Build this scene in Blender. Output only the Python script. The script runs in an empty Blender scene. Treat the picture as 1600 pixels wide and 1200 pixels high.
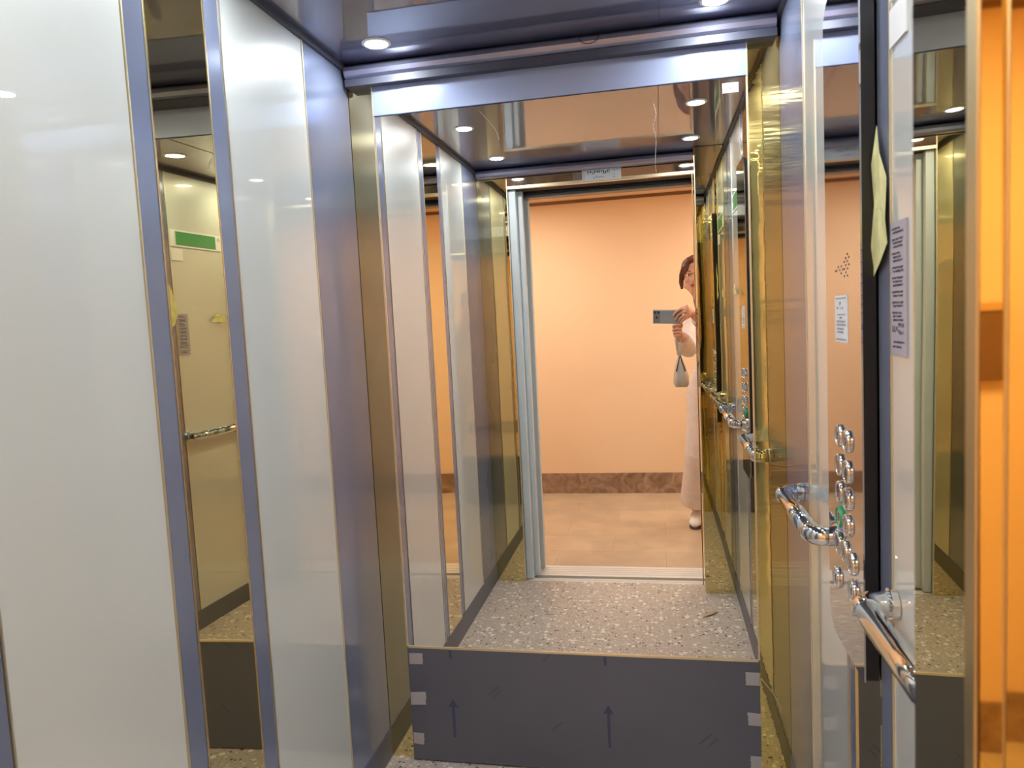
import bpy, bmesh, math, random
from mathutils import Vector, Matrix
random.seed(7)
sc = bpy.context.scene
PI = math.pi
H = 1.375                      # lens height above the cabin floor

# ------------------------------------------------------------------ camera
yaw, pitch, roll, FPX = -0.19991, -0.08397, -0.04978, 1136.28
fwd = Vector((math.sin(yaw)*math.cos(pitch), math.cos(yaw)*math.cos(pitch), math.sin(pitch)))
r0 = Vector((math.cos(yaw), -math.sin(yaw), 0)); u0 = r0.cross(fwd)
rgt = r0*math.cos(roll) + u0*math.sin(roll); upv = rgt.cross(fwd)
camd = bpy.data.cameras.new('camera'); cam = bpy.data.objects.new('camera', camd)
sc.collection.objects.link(cam); sc.camera = cam
CAMROT = Matrix((rgt, upv, -fwd)).transposed().to_4x4()
cam.matrix_world = Matrix.Translation((0, 0, H)) @ CAMROT
camd.sensor_fit = 'HORIZONTAL'; camd.sensor_width = 36; camd.lens = FPX/1600*36
camd.clip_start = 0.004; camd.clip_end = 50
camd.dof.use_dof = True; camd.dof.focus_distance = 2.9; camd.dof.aperture_fstop = 8.0

# ------------------------------------------------------------------ world, light levels, exposure
w = bpy.data.worlds.new('world'); sc.world = w; w.use_nodes = True
w.node_tree.nodes['Background'].inputs[0].default_value = (.9, .92, 1, 1)
w.node_tree.nodes['Background'].inputs[1].default_value = 0.02
sc.view_settings.view_transform = 'Standard'; sc.view_settings.look = 'None'
sc.view_settings.gamma = 1; sc.view_settings.use_curve_mapping = False
sc.view_settings.exposure = 1.0
L_DOWN = 168.0                 # downlight lens radiance
L_HALL = 12.0                  # radiance of the added landing lamps
cy = sc.cycles
cy.max_bounces = 24; cy.glossy_bounces = 18; cy.diffuse_bounces = 5
cy.transmission_bounces = 6; cy.transparent_max_bounces = 8
cy.sample_clamp_indirect = 6.0; cy.blur_glossy = 0.6
cy.caustics_reflective = True

# ------------------------------------------------------------------ materials
def new_mat(name):
    m = bpy.data.materials.new(name); m.use_nodes = True
    return m, m.node_tree.nodes, m.node_tree.links, m.node_tree.nodes['Principled BSDF']
def setp(b, **k):
    for n, v in k.items():
        b.inputs[n.replace('_', ' ')].default_value = v
def c4(c): return (c[0], c[1], c[2], 1)
def noise_col(N, Lk, b, c1, c2, scale=5, detail=3, stretch=(1, 1, 1), lo=.35, hi=.65):
    tc = N.new('ShaderNodeTexCoord'); mp = N.new('ShaderNodeMapping'); mp.inputs['Scale'].default_value = stretch
    nz = N.new('ShaderNodeTexNoise'); nz.inputs['Scale'].default_value = scale; nz.inputs['Detail'].default_value = detail
    cr = N.new('ShaderNodeValToRGB'); cr.color_ramp.elements[0].position = lo; cr.color_ramp.elements[1].position = hi
    cr.color_ramp.elements[0].color = c4(c1); cr.color_ramp.elements[1].color = c4(c2)
    Lk.new(tc.outputs['Object'], mp.inputs[0]); Lk.new(mp.outputs[0], nz.inputs['Vector']); Lk.new(nz.outputs[0], cr.inputs[0])
    Lk.new(cr.outputs[0], b.inputs['Base Color'])
    return tc, mp, nz, cr
def bump(N, Lk, b, scale, strength, dist, stretch=(1, 1, 1), detail=1.5):
    tc = N.new('ShaderNodeTexCoord'); mp = N.new('ShaderNodeMapping'); mp.inputs['Scale'].default_value = stretch
    nz = N.new('ShaderNodeTexNoise'); nz.inputs['Scale'].default_value = scale; nz.inputs['Detail'].default_value = detail
    bp = N.new('ShaderNodeBump'); bp.inputs['Strength'].default_value = strength; bp.inputs['Distance'].default_value = dist
    Lk.new(tc.outputs['Object'], mp.inputs[0]); Lk.new(mp.outputs[0], nz.inputs['Vector'])
    Lk.new(nz.outputs[0], bp.inputs['Height']); Lk.new(bp.outputs[0], b.inputs['Normal'])
def plain(name, c, rough=.5, metal=0, spec=.5, var=.04, scale=8, **k):
    m, N, Lk, b = new_mat(name)
    lo = tuple(max(0, x*(1-var)) for x in c); hi = tuple(min(1, x*(1+var)) for x in c)
    noise_col(N, Lk, b, lo, hi, scale)
    setp(b, Roughness=rough, Metallic=metal, **k); b.inputs['Specular IOR Level'].default_value = spec
    return m
def satin(name, c, rough, aniso=.6, var=.05, metal=1.0):
    m, N, Lk, b = new_mat(name)
    tc, mp, nz, cr = noise_col(N, Lk, b, tuple(x*(1-var) for x in c), tuple(x*(1+var) for x in c), 3)
    setp(b, Roughness=rough, Metallic=metal, Anisotropic=aniso)
    t = N.new('ShaderNodeTangent'); t.direction_type = 'RADIAL'; t.axis = 'Z'
    Lk.new(t.outputs[0], b.inputs['Tangent'])
    if aniso:
        b.inputs['Anisotropic Rotation'].default_value = 0.0
    return m
M = {}
M['glass_white'] = plain('lacquered_white_glass', (.61, .65, .635), .35, 0, .5, .01, 2, Coat_Weight=1.0, Coat_Roughness=.012, Coat_IOR=1.65)
M['blue_satin'] = satin('blue_satin_steel', (.27, .315, .46), .2, .5, metal=.48)
M['blue_panel'] = satin('blue_satin_panel', (.34, .40, .60), .30, .3, metal=.4)
M['kick'] = satin('slate_satin_steel', (.145, .158, .205), .42, 0, metal=.4)
def mirror(name, c, rough=.004, wave=None):
    m, N, Lk, b = new_mat(name)
    setp(b, Base_Color=c4(c), Metallic=1.0, Roughness=rough)
    if wave: bump(N, Lk, b, *wave)
    return m
M['mirror'] = mirror('clear_mirror', (.88, .87, .84))
M['bronze'] = mirror('bronze_mirror', (.78, .67, .35), .012, (1.6, .12, .05, (1, 1, .7)))
M['bronze_flat'] = mirror('bronze_mirror_sheet', (.78, .67, .38), .012)
M['gold_wavy'] = mirror('gold_mirror_wavy', (.78, .64, .25), .02, (5, .07, .012, (.6, .6, 5), 3))
M['gold_frame'] = mirror('gold_frame_mirror', (.88, .62, .17), .03, (2, .04, .01, (1, 1, .2)))
M['gold_edge'] = mirror('gold_edge', (.90, .80, .56), .35)
M['gold_satin'] = mirror('satin_gold', (.74, .58, .30), .32)
M['header'] = mirror('smoked_steel_mirror', (.50, .43, .36), .03)
M['cop'] = mirror('rose_steel', (.50, .51, .55), .05)
M['rail_grey'] = plain('grey_rail', (.16, .15, .15), .4, .3)
M['chrome'] = mirror('chrome', (.80, .80, .80), .05)
M['alu'] = plain('pale_aluminium', (.86, .84, .80), .3, .25, .5, .02, 3)
M['grey_paint'] = plain('pale_grey_door_paint', (.66, .72, .75), .35, 0, .5, .02)
M['black'] = plain('black_plastic', (.012, .012, .014), .35)
M['dark'] = plain('dark_gap', (.03, .03, .04), .6)
M['trim_and_shade'] = plain('dark_rubber_and_gap_shade', (.05, .055, .085), .5)
M['white_plastic'] = plain('white_plastic', (.85, .85, .85), .4)
M['paper'] = plain('white_paper', (.80, .80, .82), .6)
M['paper_dim'] = plain('pinkish_label', (.62, .55, .58), .6)
M['film_text'] = plain('grey_film_label', (.42, .40, .48), .35)
M['ink'] = plain('dark_ink', (.06, .06, .10), .6)
M['ink_soft'] = plain('faint_grey_ink', (.34, .34, .42), .6)
M['ink_red'] = plain('red_ink', (.65, .12, .20), .6)
M['ink_blue'] = plain('blue_ink', (.08, .22, .50), .6)
M['mark_blue'] = plain('blue_grey_print', (.055, .075, .14), .5)
M['mark_faint'] = plain('faint_smudge', (.095, .105, .15), .5)
M['tape'] = plain('whitish_tape', (.44, .43, .46), .4)
M['yellow_film'] = plain('yellow_film', (.72, .70, .34), .45, 0, .5, .12, 30)
M['green'] = plain('green_banner', (.06, .30, .11), .35)
M['brown_box_and_shade'] = plain('brown_metal_and_shade', (.20, .11, .06), .4, .3)
M['scrap'] = plain('brown_paper_scrap', (.52, .36, .22), .8)
M['green_led'] = plain('green_ring', (.03, .34, .16), .3)
M['skin'] = plain('skin', (.66, .36, .25), .5, 0, .4, .06, 40, Subsurface_Weight=.05)
M['hair'] = plain('auburn_hair', (.12, .035, .02), .45, 0, .5, .35, 60)
M['blouse'] = plain('off_white_blouse', (.74, .66, .62), .8, 0, .2, .05, 20)
M['trousers'] = plain('pale_pink_trousers', (.74, .64, .60), .8, 0, .2, .04, 20)
M['shoe'] = plain('white_shoe', (.78, .76, .74), .6)
M['sole'] = plain('dark_sole', (.10, .08, .07), .7)
M['lip'] = plain('lips', (.45, .12, .10), .45)
M['eye'] = plain('eye_dark', (.03, .02, .015), .2)
M['phone'] = plain('grey_phone', (.36, .37, .38), .3, .2)
M['phone_case'] = plain('clear_case', (.50, .50, .50), .25)
M['bag'] = plain('beige_leather', (.50, .44, .36), .5)
M['bag_trim'] = plain('dark_leather', (.05, .045, .04), .5)
M['screen'] = plain('phone_screen', (.02, .02, .025), .1)
# ceiling: dark blue coated steel sheet, clear reflections
def mk_ceiling():
    m, N, Lk, b = new_mat('dark_blue_ceiling_steel')
    noise_col(N, Lk, b, (.068, .074, .130), (.080, .086, .150), 3)
    setp(b, Roughness=.45, Metallic=0.15, Coat_Weight=1.0, Coat_Roughness=.02, Coat_IOR=2.1)
    return m
M['ceiling'] = mk_ceiling()
def mk_cornice():
    m, N, Lk, b = new_mat('pale_blue_cornice')
    noise_col(N, Lk, b, (.30, .32, .46), (.36, .38, .53), 3, 2, (1, 1, 1))
    setp(b, Roughness=.3, Metallic=.8)
    return m
M['cornice'] = mk_cornice()
def mk_terrazzo():
    m, N, Lk, b = new_mat('terrazzo')
    tc = N.new('ShaderNodeTexCoord')
    def vor(scale, rnd=1.0):
        v = N.new('ShaderNodeTexVoronoi'); v.inputs['Scale'].default_value = scale; v.inputs['Randomness'].default_value = rnd
        Lk.new(tc.outputs['Object'], v.inputs['Vector']); return v
    col = None
    base = N.new('ShaderNodeTexNoise'); base.inputs['Scale'].default_value = 6; Lk.new(tc.outputs['Object'], base.inputs['Vector'])
    cr = N.new('ShaderNodeValToRGB'); cr.color_ramp.elements[0].color = (.47, .41, .355, 1); cr.color_ramp.elements[1].color = (.56, .485, .42, 1)
    Lk.new(base.outputs[0], cr.inputs[0]); col = cr.outputs[0]
    def layer(col, scale, pick_lo, size, c):
        v = vor(scale)
        sep = N.new('ShaderNodeSeparateColor'); Lk.new(v.outputs['Color'], sep.inputs[0])
        a = N.new('ShaderNodeMath'); a.operation = 'GREATER_THAN'; a.inputs[1].default_value = pick_lo; Lk.new(sep.outputs[0], a.inputs[0])
        sz = N.new('ShaderNodeMath'); sz.operation = 'MULTIPLY'; sz.inputs[1].default_value = size; Lk.new(sep.outputs[1], sz.inputs[0])
        d = N.new('ShaderNodeMath'); d.operation = 'LESS_THAN'; Lk.new(v.outputs['Distance'], d.inputs[0]); Lk.new(sz.outputs[0], d.inputs[1])
        mu = N.new('ShaderNodeMath'); mu.operation = 'MULTIPLY'; Lk.new(a.outputs[0], mu.inputs[0]); Lk.new(d.outputs[0], mu.inputs[1])
        mx = N.new('ShaderNodeMix'); mx.data_type = 'RGBA'; Lk.new(mu.outputs[0], mx.inputs[0]); Lk.new(col, mx.inputs[6]); mx.inputs[7].default_value = c4(c)
        return mx.outputs[2]
    col = layer(col, 130, .5, .55, (.34, .30, .27))
    col = layer(col, 90, .5, .6, (.68, .62, .55))
    col = layer(col, 75, .74, .5, (.12, .105, .10))
    col = layer(col, 52, .66, .60, (.84, .80, .73))
    Lk.new(col, b.inputs['Base Color']); setp(b, Roughness=.33)
    return m
M['terrazzo'] = mk_terrazzo()
def mk_hallfloor():
    m, N, Lk, b = new_mat('beige_marble_tiles')
    tc = N.new('ShaderNodeTexCoord')
    br = N.new('ShaderNodeTexBrick'); br.offset = .5; br.inputs['Scale'].default_value = 1.0
    br.inputs['Brick Width'].default_value = .62; br.inputs['Row Height'].default_value = .31
    br.inputs['Mortar Size'].default_value = .0015; br.inputs['Color1'].default_value = (.56, .45, .33, 1)
    br.inputs['Color2'].default_value = (.49, .39, .28, 1); br.inputs['Mortar'].default_value = (.38, .27, .18, 1)
    nz = N.new('ShaderNodeTexNoise'); nz.inputs['Scale'].default_value = 5; nz.inputs['Detail'].default_value = 8; nz.inputs['Distortion'].default_value = .25
    cr = N.new('ShaderNodeValToRGB'); cr.color_ramp.elements[0].position = .35; cr.color_ramp.elements[1].position = .68
    cr.color_ramp.elements[0].color = (.90, .89, .88, 1); cr.color_ramp.elements[1].color = (1.15, 1.13, 1.1, 1)
    mx = N.new('ShaderNodeMix'); mx.data_type = 'RGBA'; mx.blend_type = 'MULTIPLY'; mx.inputs[0].default_value = 1
    Lk.new(tc.outputs['Object'], br.inputs['Vector']); Lk.new(tc.outputs['Object'], nz.inputs['Vector']); Lk.new(nz.outputs[0], cr.inputs[0])
    Lk.new(br.outputs['Color'], mx.inputs[6]); Lk.new(cr.outputs[0], mx.inputs[7]); Lk.new(mx.outputs[2], b.inputs['Base Color'])
    setp(b, Roughness=.3)
    return m
M['hallfloor'] = mk_hallfloor()
def mk_marble():
    m, N, Lk, b = new_mat('brown_marble')
    tc, mp, nz, cr = noise_col(N, Lk, b, (.17, .10, .065), (.42, .29, .20), 9, 9, (1, 1, 1), .3, .72)
    nz.inputs['Distortion'].default_value = 1.6; setp(b, Roughness=.25)
    return m
M['marble'] = mk_marble()
M['peach'] = plain('peach_wall_paint', (.80, .595, .405), .75, 0, .2, .015, 1.5)
def emis(name, c, s):
    m, N, Lk, b = new_mat(name)
    setp(b, Base_Color=c4(c), Emission_Color=c4(c), Emission_Strength=s)
    return m
M['lamp'] = emis('downlight_lens', (.93, .97, 1.0), L_DOWN)
M['hall_fill_lamp'] = emis('landing_fill_diffuser', (1, .92, .80), L_HALL)

# ------------------------------------------------------------------ object helpers
C = sc.collection
def wloc(o):
    v = Vector((0, 0, 0))
    while o: v += o.location; o = o.parent
    return v
def obj(name, bm, mat, parent=None, smooth=False, origin=None):
    """link a bmesh (in world coordinates) as one mesh object"""
    me = bpy.data.meshes.new(name)
    bmesh.ops.recalc_face_normals(bm, faces=bm.faces[:])
    if parent is not None: off = wloc(parent)
    else:
        vs = [v.co for v in bm.verts]
        off = Vector(((min(v.x for v in vs)+max(v.x for v in vs))/2, (min(v.y for v in vs)+max(v.y for v in vs))/2, min(v.z for v in vs))) if origin is None else Vector(origin)
    bmesh.ops.translate(bm, verts=bm.verts[:], vec=-off)
    bm.to_mesh(me); bm.free()
    for mm in (mat if isinstance(mat, (list, tuple)) else [mat]): me.materials.append(mm)
    if smooth:
        for p in me.polygons: p.use_smooth = True
    o = bpy.data.objects.new(name, me); C.objects.link(o)
    if parent is not None: o.parent = parent
    else: o.location = off
    return o
def thing(name, label, cat, loc, group=None):
    o = bpy.data.objects.new(name, None); C.objects.link(o); o.location = loc; o.empty_display_size = .05
    o['label'] = label; o['category'] = cat
    if group: o['group'] = group
    return o
def tag(o, label, cat, group=None, kind=None):
    o['label'] = label; o['category'] = cat
    if group: o['group'] = group
    if kind: o['kind'] = kind
    return o
def struct(o, label=None, cat=None):
    o['kind'] = 'structure'
    if label: o['label'] = label; o['category'] = cat or 'wall'
    return o
def bx(bm, x0, x1, y0, y1, z0, z1, bev=0, seg=2):
    r = bmesh.ops.create_cube(bm, size=1)
    for v in r['verts']:
        v.co = Vector(((x0+x1)/2 + v.co.x*(x1-x0), (y0+y1)/2 + v.co.y*(y1-y0), (z0+z1)/2 + v.co.z*(z1-z0)))
    if bev:
        es = list({e for v in r['verts'] for e in v.link_edges})
        bmesh.ops.bevel(bm, geom=es, offset=bev, segments=seg, profile=.5, affect='EDGES')
    return bm
def box(*a, **k): return bx(bmesh.new(), *a, **k)
def prism(bm, pts, axis, a0, a1):
    """polygon pts in the two other axes, extruded along axis from a0 to a1"""
    def P(p, a):
        if axis == 'x': return Vector((a, p[0], p[1]))
        if axis == 'y': return Vector((p[0], a, p[1]))
        return Vector((p[0], p[1], a))
    A = [bm.verts.new(P(p, a0)) for p in pts]; B = [bm.verts.new(P(p, a1)) for p in pts]
    bm.faces.new(A); bm.faces.new(B[::-1]); n = len(pts)
    for i in range(n): bm.faces.new((A[i], B[i], B[(i+1) % n], A[(i+1) % n]))
    return bm
def frames(path):
    n = len(path); ts = []
    for i in range(n):
        a = path[max(0, i-1)]; b = path[min(n-1, i+1)]; ts.append((b-a).normalized())
    up = Vector((0, 0, 1)) if abs(ts[0].z) < .9 else Vector((0, 1, 0))
    s = ts[0].cross(up).normalized(); out = []
    for t in ts:
        s = (s - t*s.dot(t)).normalized(); out.append((s, s.cross(t)))
    return out
def tube(bm, path, rad, seg=12, ry=None, cap=True):
    path = [Vector(p) for p in path]; fr = frames(path)
    rr = rad if isinstance(rad, (list, tuple)) else [rad]*len(path)
    rings = []
    for p, (s, u), r in zip(path, fr, rr):
        ra, rb = (r if isinstance(r, (tuple, list)) else (r, r))
        rings.append([bm.verts.new(p + s*(ra*math.cos(2*PI*k/seg)) + u*(rb*math.sin(2*PI*k/seg))) for k in range(seg)])
    for a, b in zip(rings, rings[1:]):
        for k in range(seg): bm.faces.new((a[k], a[(k+1) % seg], b[(k+1) % seg], b[k]))
    if cap: bm.faces.new(rings[0][::-1]); bm.faces.new(rings[-1])
    return bm
def bez(pts, n=10):
    """Catmull-Rom through pts"""
    pts = [Vector(p) for p in pts]; out = []
    for i in range(len(pts)-1):
        p0 = pts[max(i-1, 0)]; p1 = pts[i]; p2 = pts[i+1]; p3 = pts[min(i+2, len(pts)-1)]
        for k in range(n):
            t = k/n
            out.append(.5*((2*p1)+(p2-p0)*t+(2*p0-5*p1+4*p2-p3)*t*t+(3*p1-p0-3*p2+p3)*t**3))
    out.append(pts[-1]); return out
def ell(bm, c, r, seg=24, rings=14, rot=None):
    res = bmesh.ops.create_uvsphere(bm, u_segments=seg, v_segments=rings, radius=1)
    mt = Matrix.Translation(c) @ (rot.to_4x4() if rot is not None else Matrix.Identity(4)) @ Matrix.Diagonal((r[0], r[1], r[2], 1))
    bmesh.ops.transform(bm, matrix=mt, verts=res['verts']); return res['verts']
def copy_tree(o, loc, label=None):
    r = o.copy(); C.objects.link(r); r.location = loc
    if label: r['label'] = label
    def kids(src, dst):
        for ch in list(src.children):
            c = ch.copy(); C.objects.link(c); c.parent = dst; kids(ch, c)
    kids(o, r); return r

# ------------------------------------------------------------------ dimensions
XL, XR = -.885, .342           # cladding faces of the side walls
YF, YB = .50, 2.115            # front inner face, back inner face
ZC = 2.152                     # ceiling
TH = .012                      # cladding thickness
# ------------------------------------------------------------------ cabin shell
struct(obj('floor', box(XL-.05, XR+.05, .485, YB+.05, -.04, 0), M['terrazzo']))
struct(obj('ceiling', box(XL-.05, XR+.05, YF-.06, YB+.05, ZC, ZC+.04), M['ceiling']))
struct(obj('wall_left', box(XL-.05, XL-TH-.003, YF, YB+.05, 0, ZC), M['dark']))
struct(obj('wall_right', box(XR+TH+.003, XR+.05, YF, YB+.05, 0, ZC), M['dark']))
struct(obj('wall_back', box(XL-TH, XR+TH, YB+TH, YB+.05, 0, ZC), M['dark']))
# dark gasket where side walls meet the ceiling
struct(obj('trim_1', box(XL, XL+.010, YF, YB, ZC-.016, ZC), M['trim_and_shade']))
struct(obj('trim_2', box(XR-.010, XR, YF, YB, ZC-.016, ZC), M['trim_and_shade']))
struct(obj('trim_gap_shade', box(XL+.01, XR-.01, 2.07, YB, 2.088, 2.108), M['trim_and_shade']))  # dark strip standing in for the shadowed gap beneath the back cornice
# ceiling seams and small creases of the protective film
bm = bmesh.new()
bx(bm, .0295, .0315, YF, 2.05, ZC-.0012, ZC+.001)
struct(obj('trim_4', bm, M['dark']))

# cornice beams (rounded bar under the ceiling at the back and at the front)
def cornice(y_face, sgn, label):
    pts = []
    for k in range(9):
        a = PI/2*k/8
        pts.append((y_face - sgn*.0 - 0, 0))
    # profile in y,z : flat back, rounded lower front
    prof = [(0, 0), (.010, -.002), (.030, -.004), (.040, -.012), (.044, -.024), (.040, -.036), (.030, -.043), (0, -.044)]
    pts = [(y_face - sgn*(p[0]), ZC + p[1]) for p in prof]
    bm = prism(bmesh.new(), pts, 'x', XL+.012, XR-.012)
    return tag(obj('cornice_beam', bm, M['cornice'], smooth=False), label, 'beam')
cornice(2.103, 1, 'pale blue rounded metal beam under the ceiling above the back mirror')
cornice(.512, -1, 'pale blue rounded metal beam under the ceiling above the cabin doorway')
bm = tube(bmesh.new(), bez([(-.185, 2.052, 2.150), (-.180, 2.050, 2.128), (-.160, 2.050, 2.118), (-.137, 2.051, 2.124), (-.126, 2.055, 2.148)], 6), .0011, 6)
tag(obj('loose_wire', bm, M['black'], smooth=True), 'thin dark loop of loose wire hanging at the beam above the back mirror', 'wire')

# side wall cladding
def panel(name, side, y0, y1, z0, z1, mat, label, cat, edge=None, proud=0):
    xi = XL+proud if side == 'l' else XR-proud
    xo = XL-TH if side == 'l' else XR+TH
    t = thing(name, label, cat, ((xi+xo)/2, (y0+y1)/2, z0))
    a, b_ = sorted((xi, xo))
    obj('panel_sheet', box(a, b_, y0+.0022, y1-.0022, z0, z1, bev=.0008, seg=1), mat, t)
    if edge:
        for yy in edge:
            xe0, xe1 = sorted((xi + (.0025 if side == 'l' else -.0025), xo))
            obj('edge_trim', box(xe0, xe1, yy-.0013, yy+.0013, z0, z1), M['gold_edge'], t)
    return t
def gp(side, y0, y1, lab, hi=ZC-.016):
    return panel('glass_panel', side, y0, y1, .09, hi, M['glass_white'], lab, 'wall panel', edge=(y0, y1))
gp('l', 1.450, 1.825, 'white glossy glass panel on the left wall, beside the back corner strip')
gp('l', .797, 1.148, 'large white glossy glass panel nearest the viewer on the left wall')
gp('r', 1.450, 1.795, 'white glossy glass panel on the right wall behind the far handrail')
gp('r', .797, 1.172, 'white glossy glass panel on the right wall bearing the green banner')
t = thing('mirror_strip', 'tall bronze mirror strip on the left wall between two blue steel strips', 'mirror', (XL-.006, 1.30, .09))
obj('panel_sheet', prism(bmesh.new(), [(XL+.0022-(.0165*q-.028*q*q), 1.207+q) for q in [.183*k/12 for k in range(13)]] + [(XL-TH, 1.390), (XL-TH, 1.207)], 'z', .09, ZC-.016), M['bronze_flat'], t)
for yy in (1.205, 1.392): obj('edge_trim', box(XL-TH, XL+.0012, yy-.0013, yy+.0013, .09, ZC-.016), M['gold_edge'], t)
panel('mirror_strip', 'r', 1.240, 1.392, .09, ZC-.016, M['bronze'], 'tall mirror strip on the right wall behind the button panel', 'mirror', edge=(1.392,))
def st(side, y0, y1, lab):
    return panel('steel_strip', side, y0, y1, .09, ZC-.016, M['blue_satin'], lab, 'wall panel')
st('l', 1.825, YB, 'wide blue satin steel strip at the back corner of the left wall')
st('l', 1.392, 1.450, 'narrow blue steel strip on the left wall, behind the bronze mirror strip')
st('l', 1.148, 1.205, 'narrow blue steel strip on the left wall, in front of the bronze mirror strip')
st('l', YF, .797, 'blue steel strip at the doorway end of the left wall')
st('r', 1.795, YB, 'wide blue steel strip at the back corner of the right wall')
st('r', 1.392, 1.450, 'narrow blue steel strip on the right wall behind the far edge of the button panel')
st('r', 1.172, 1.240, 'narrow blue steel strip on the right wall beside the black side of the button panel')
st('r', .61, .797, 'blue steel strip at the doorway end of the right wall')
struct(obj('baseboard_left', box(XL-TH, XL+.003, YF, YB, 0, .09), M['kick']))
struct(obj('baseboard_right', box(XR-.003, XR+TH, YF, YB, 0, .09), M['kick']))

# ------------------------------------------------------------------ back wall
MXL, MXR = -.804, .257         # mirror unit
YM = 2.100
def bstrip(x0, x1, lab, mat):
    t = thing('mirror_strip', lab, 'mirror', ((x0+x1)/2, YB+.005, 0))
    obj('panel_sheet', box(x0, x1, YB, YB+TH, 0, 2.1), mat, t)
    return t
bstrip(XL, MXL, 'narrow bronze mirror strip in the left corner of the back wall', M['bronze'])
bstrip(MXR, XR, 'rippled gold mirror strip in the right corner of the back wall', M['gold_wavy'])
t = thing('wall_mirror', 'large clear mirror filling the middle of the back wall', 'mirror', ((MXL+MXR)/2, YM+.01, .378))
obj('mirror_glass', box(MXL+.003, MXR-.003, YM, YB+.008, .378, 2.001), M['mirror'], t)
for x in (MXL, MXR):
    obj('edge_trim', box(x-.0018 if x < 0 else x-.003, x+.003 if x < 0 else x+.0018, YM-.003, YB+.008, .378, 2.001), M['gold_edge'], t)
obj('edge_trim', box(MXL+.003, MXR-.003, YM-.003, YM+.006, .372, .378), M['gold_edge'], t)
t = thing('header_panel', 'light blue satin steel panel above the large back mirror', 'wall panel', ((MXL+MXR)/2, YM+.01, 2.003))
obj('panel_sheet', box(MXL, MXR, YM-.001, YB+.008, 2.004, 2.090, bev=.001, seg=1), M['blue_panel'], t)
obj('edge_trim', box(MXL-.002, MXL+.001, YM-.003, YB+.008, 2.002, 2.090), M['gold_edge'], t)
obj('edge_trim', box(MXR-.001, MXR+.002, YM-.003, YB+.008, 2.002, 2.090), M['gold_edge'], t)
kick = thing('kick_panel', 'dark slate steel kick panel below the large back mirror', 'wall panel', ((MXL+MXR)/2, YM+.01, 0))
obj('panel_sheet', box(MXL, MXR, YM-.002, YB+.008, .004, .372, bev=.001, seg=1), M['kick'], kick)
yk = YM-.0024
def arrow(x, zt, zb, tail=False):
    bm = bmesh.new()
    if tail: prism(bm, [(x-.004, zb), (x+.004, zb), (x+.004, zt), (x-.004, zt)], 'y', yk, yk+.0006)
    else:
        prism(bm, [(x-.0042, zb), (x+.0042, zb), (x+.0048, zt-.026), (x+.017, zt-.030), (x, zt), (x-.017, zt-.030), (x-.0048, zt-.026)], 'y', yk, yk+.0006)
    o = obj('arrow_mark', bm, M['mark_blue'], kick); o['label'] = 'blue printed arrow mark'
arrow(-.664, .212, .085); arrow(-.180, .219, .085)
arrow(-.664, .369, .343, True); arrow(-.184, .369, .343, True)
for (x, z, s) in ((-.53, .245, 1), (-.52, .235, .8), (-.36, .36, .7), (.10, .13, 1), (.12, .12, .8), (-.34, .14, .9)):
    dx, dz = .022*s, .018*s; bm = bmesh.new()
    prism(bm, [(x-dx, z-dz), (x-dx*.6, z-dz*.9), (x+dx, z+dz*.9), (x+dx*.9, z+dz*1.15), (x-dx*.2, z+.1*dz)], 'y', yk+.0002, yk+.0006)
    obj('scuff_mark', bm, M['mark_faint'], kick)['label'] = 'smudged mark'
tapes = [(-.799, -.754, .320, .356, 'topmost piece of pale tape on the left edge of the kick panel'),
         (-.802, -.752, .187, .228, 'middle piece of pale tape on the left edge of the kick panel'),
         (-.801, -.766, .056, .093, 'lowest piece of pale tape on the left edge of the kick panel'),
         (.218, .256, .304, .340, 'topmost piece of pale tape on the right edge of the kick panel'),
         (.221, .257, .182, .219, 'middle piece of pale tape on the right edge of the kick panel'),
         (.226, .257, .050, .088, 'lowest piece of pale tape on the right edge of the kick panel')]
for i, (x0, x1, z0, z1, lab) in enumerate(tapes):
    bm = bmesh.new(); j = lambda: random.uniform(-.002, .002)
    inner = x1 if x0 < -.5 else x0; outer = x0 if x0 < -.5 else x1
    pts = [(outer, z0+j()), (inner+j(), z0+j())]
    for q in range(1, 6): pts.append((inner+random.uniform(-.0022, .0022), z0+(z1-z0)*q/6))
    pts += [(inner+j(), z1+j()), (outer, z1+j())]
    prism(bm, pts, 'y', YM-.0032, YM-.0022)
    tag(obj('tape_piece', bm, M['tape']), lab, 'tape', 'tape pieces on the kick panel')
bm = bmesh.new()
path = bez([(.259, 2.094, .327), (.280, 2.090, .300), (.300, 2.088, .270), (.314, 2.088, .238)], 6)
tube(bm, path, [(.0014, .0007)]*len(path), 6)
tag(obj('film_strand', bm, M['yellow_film'], smooth=True), 'thin curved yellow strand of film by the lower right edge of the mirror', 'film scrap')

def writing(surface_fn, rows, mat, name, parent, depth=.0004):
    """rows: (u0,u1,v,height,style) ; small irregular strokes laid out as illegible writing"""
    bm = bmesh.new()
    for (u0, u1, v, hgt) in rows:
        u = u0
        while u < u1:
            wd = hgt*random.uniform(.18, .35); k = random.random()
            v0 = v + (hgt*.0 if k < .7 else hgt*.3); v1 = v + hgt*(1 if k > .25 else .75)
            surface_fn(bm, u, min(u+wd, u1), v0, v1, depth)
            if k > .5: surface_fn(bm, u, min(u+hgt*.5, u1), v+hgt*.8, v+hgt, depth)
            if k < .4: surface_fn(bm, u, min(u+hgt*.5, u1), v, v+hgt*.18, depth)
            u += hgt*random.uniform(.55, .8)
            if random.random() < .14: u += hgt*.5
    return obj(name, bm, mat, parent)
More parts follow.
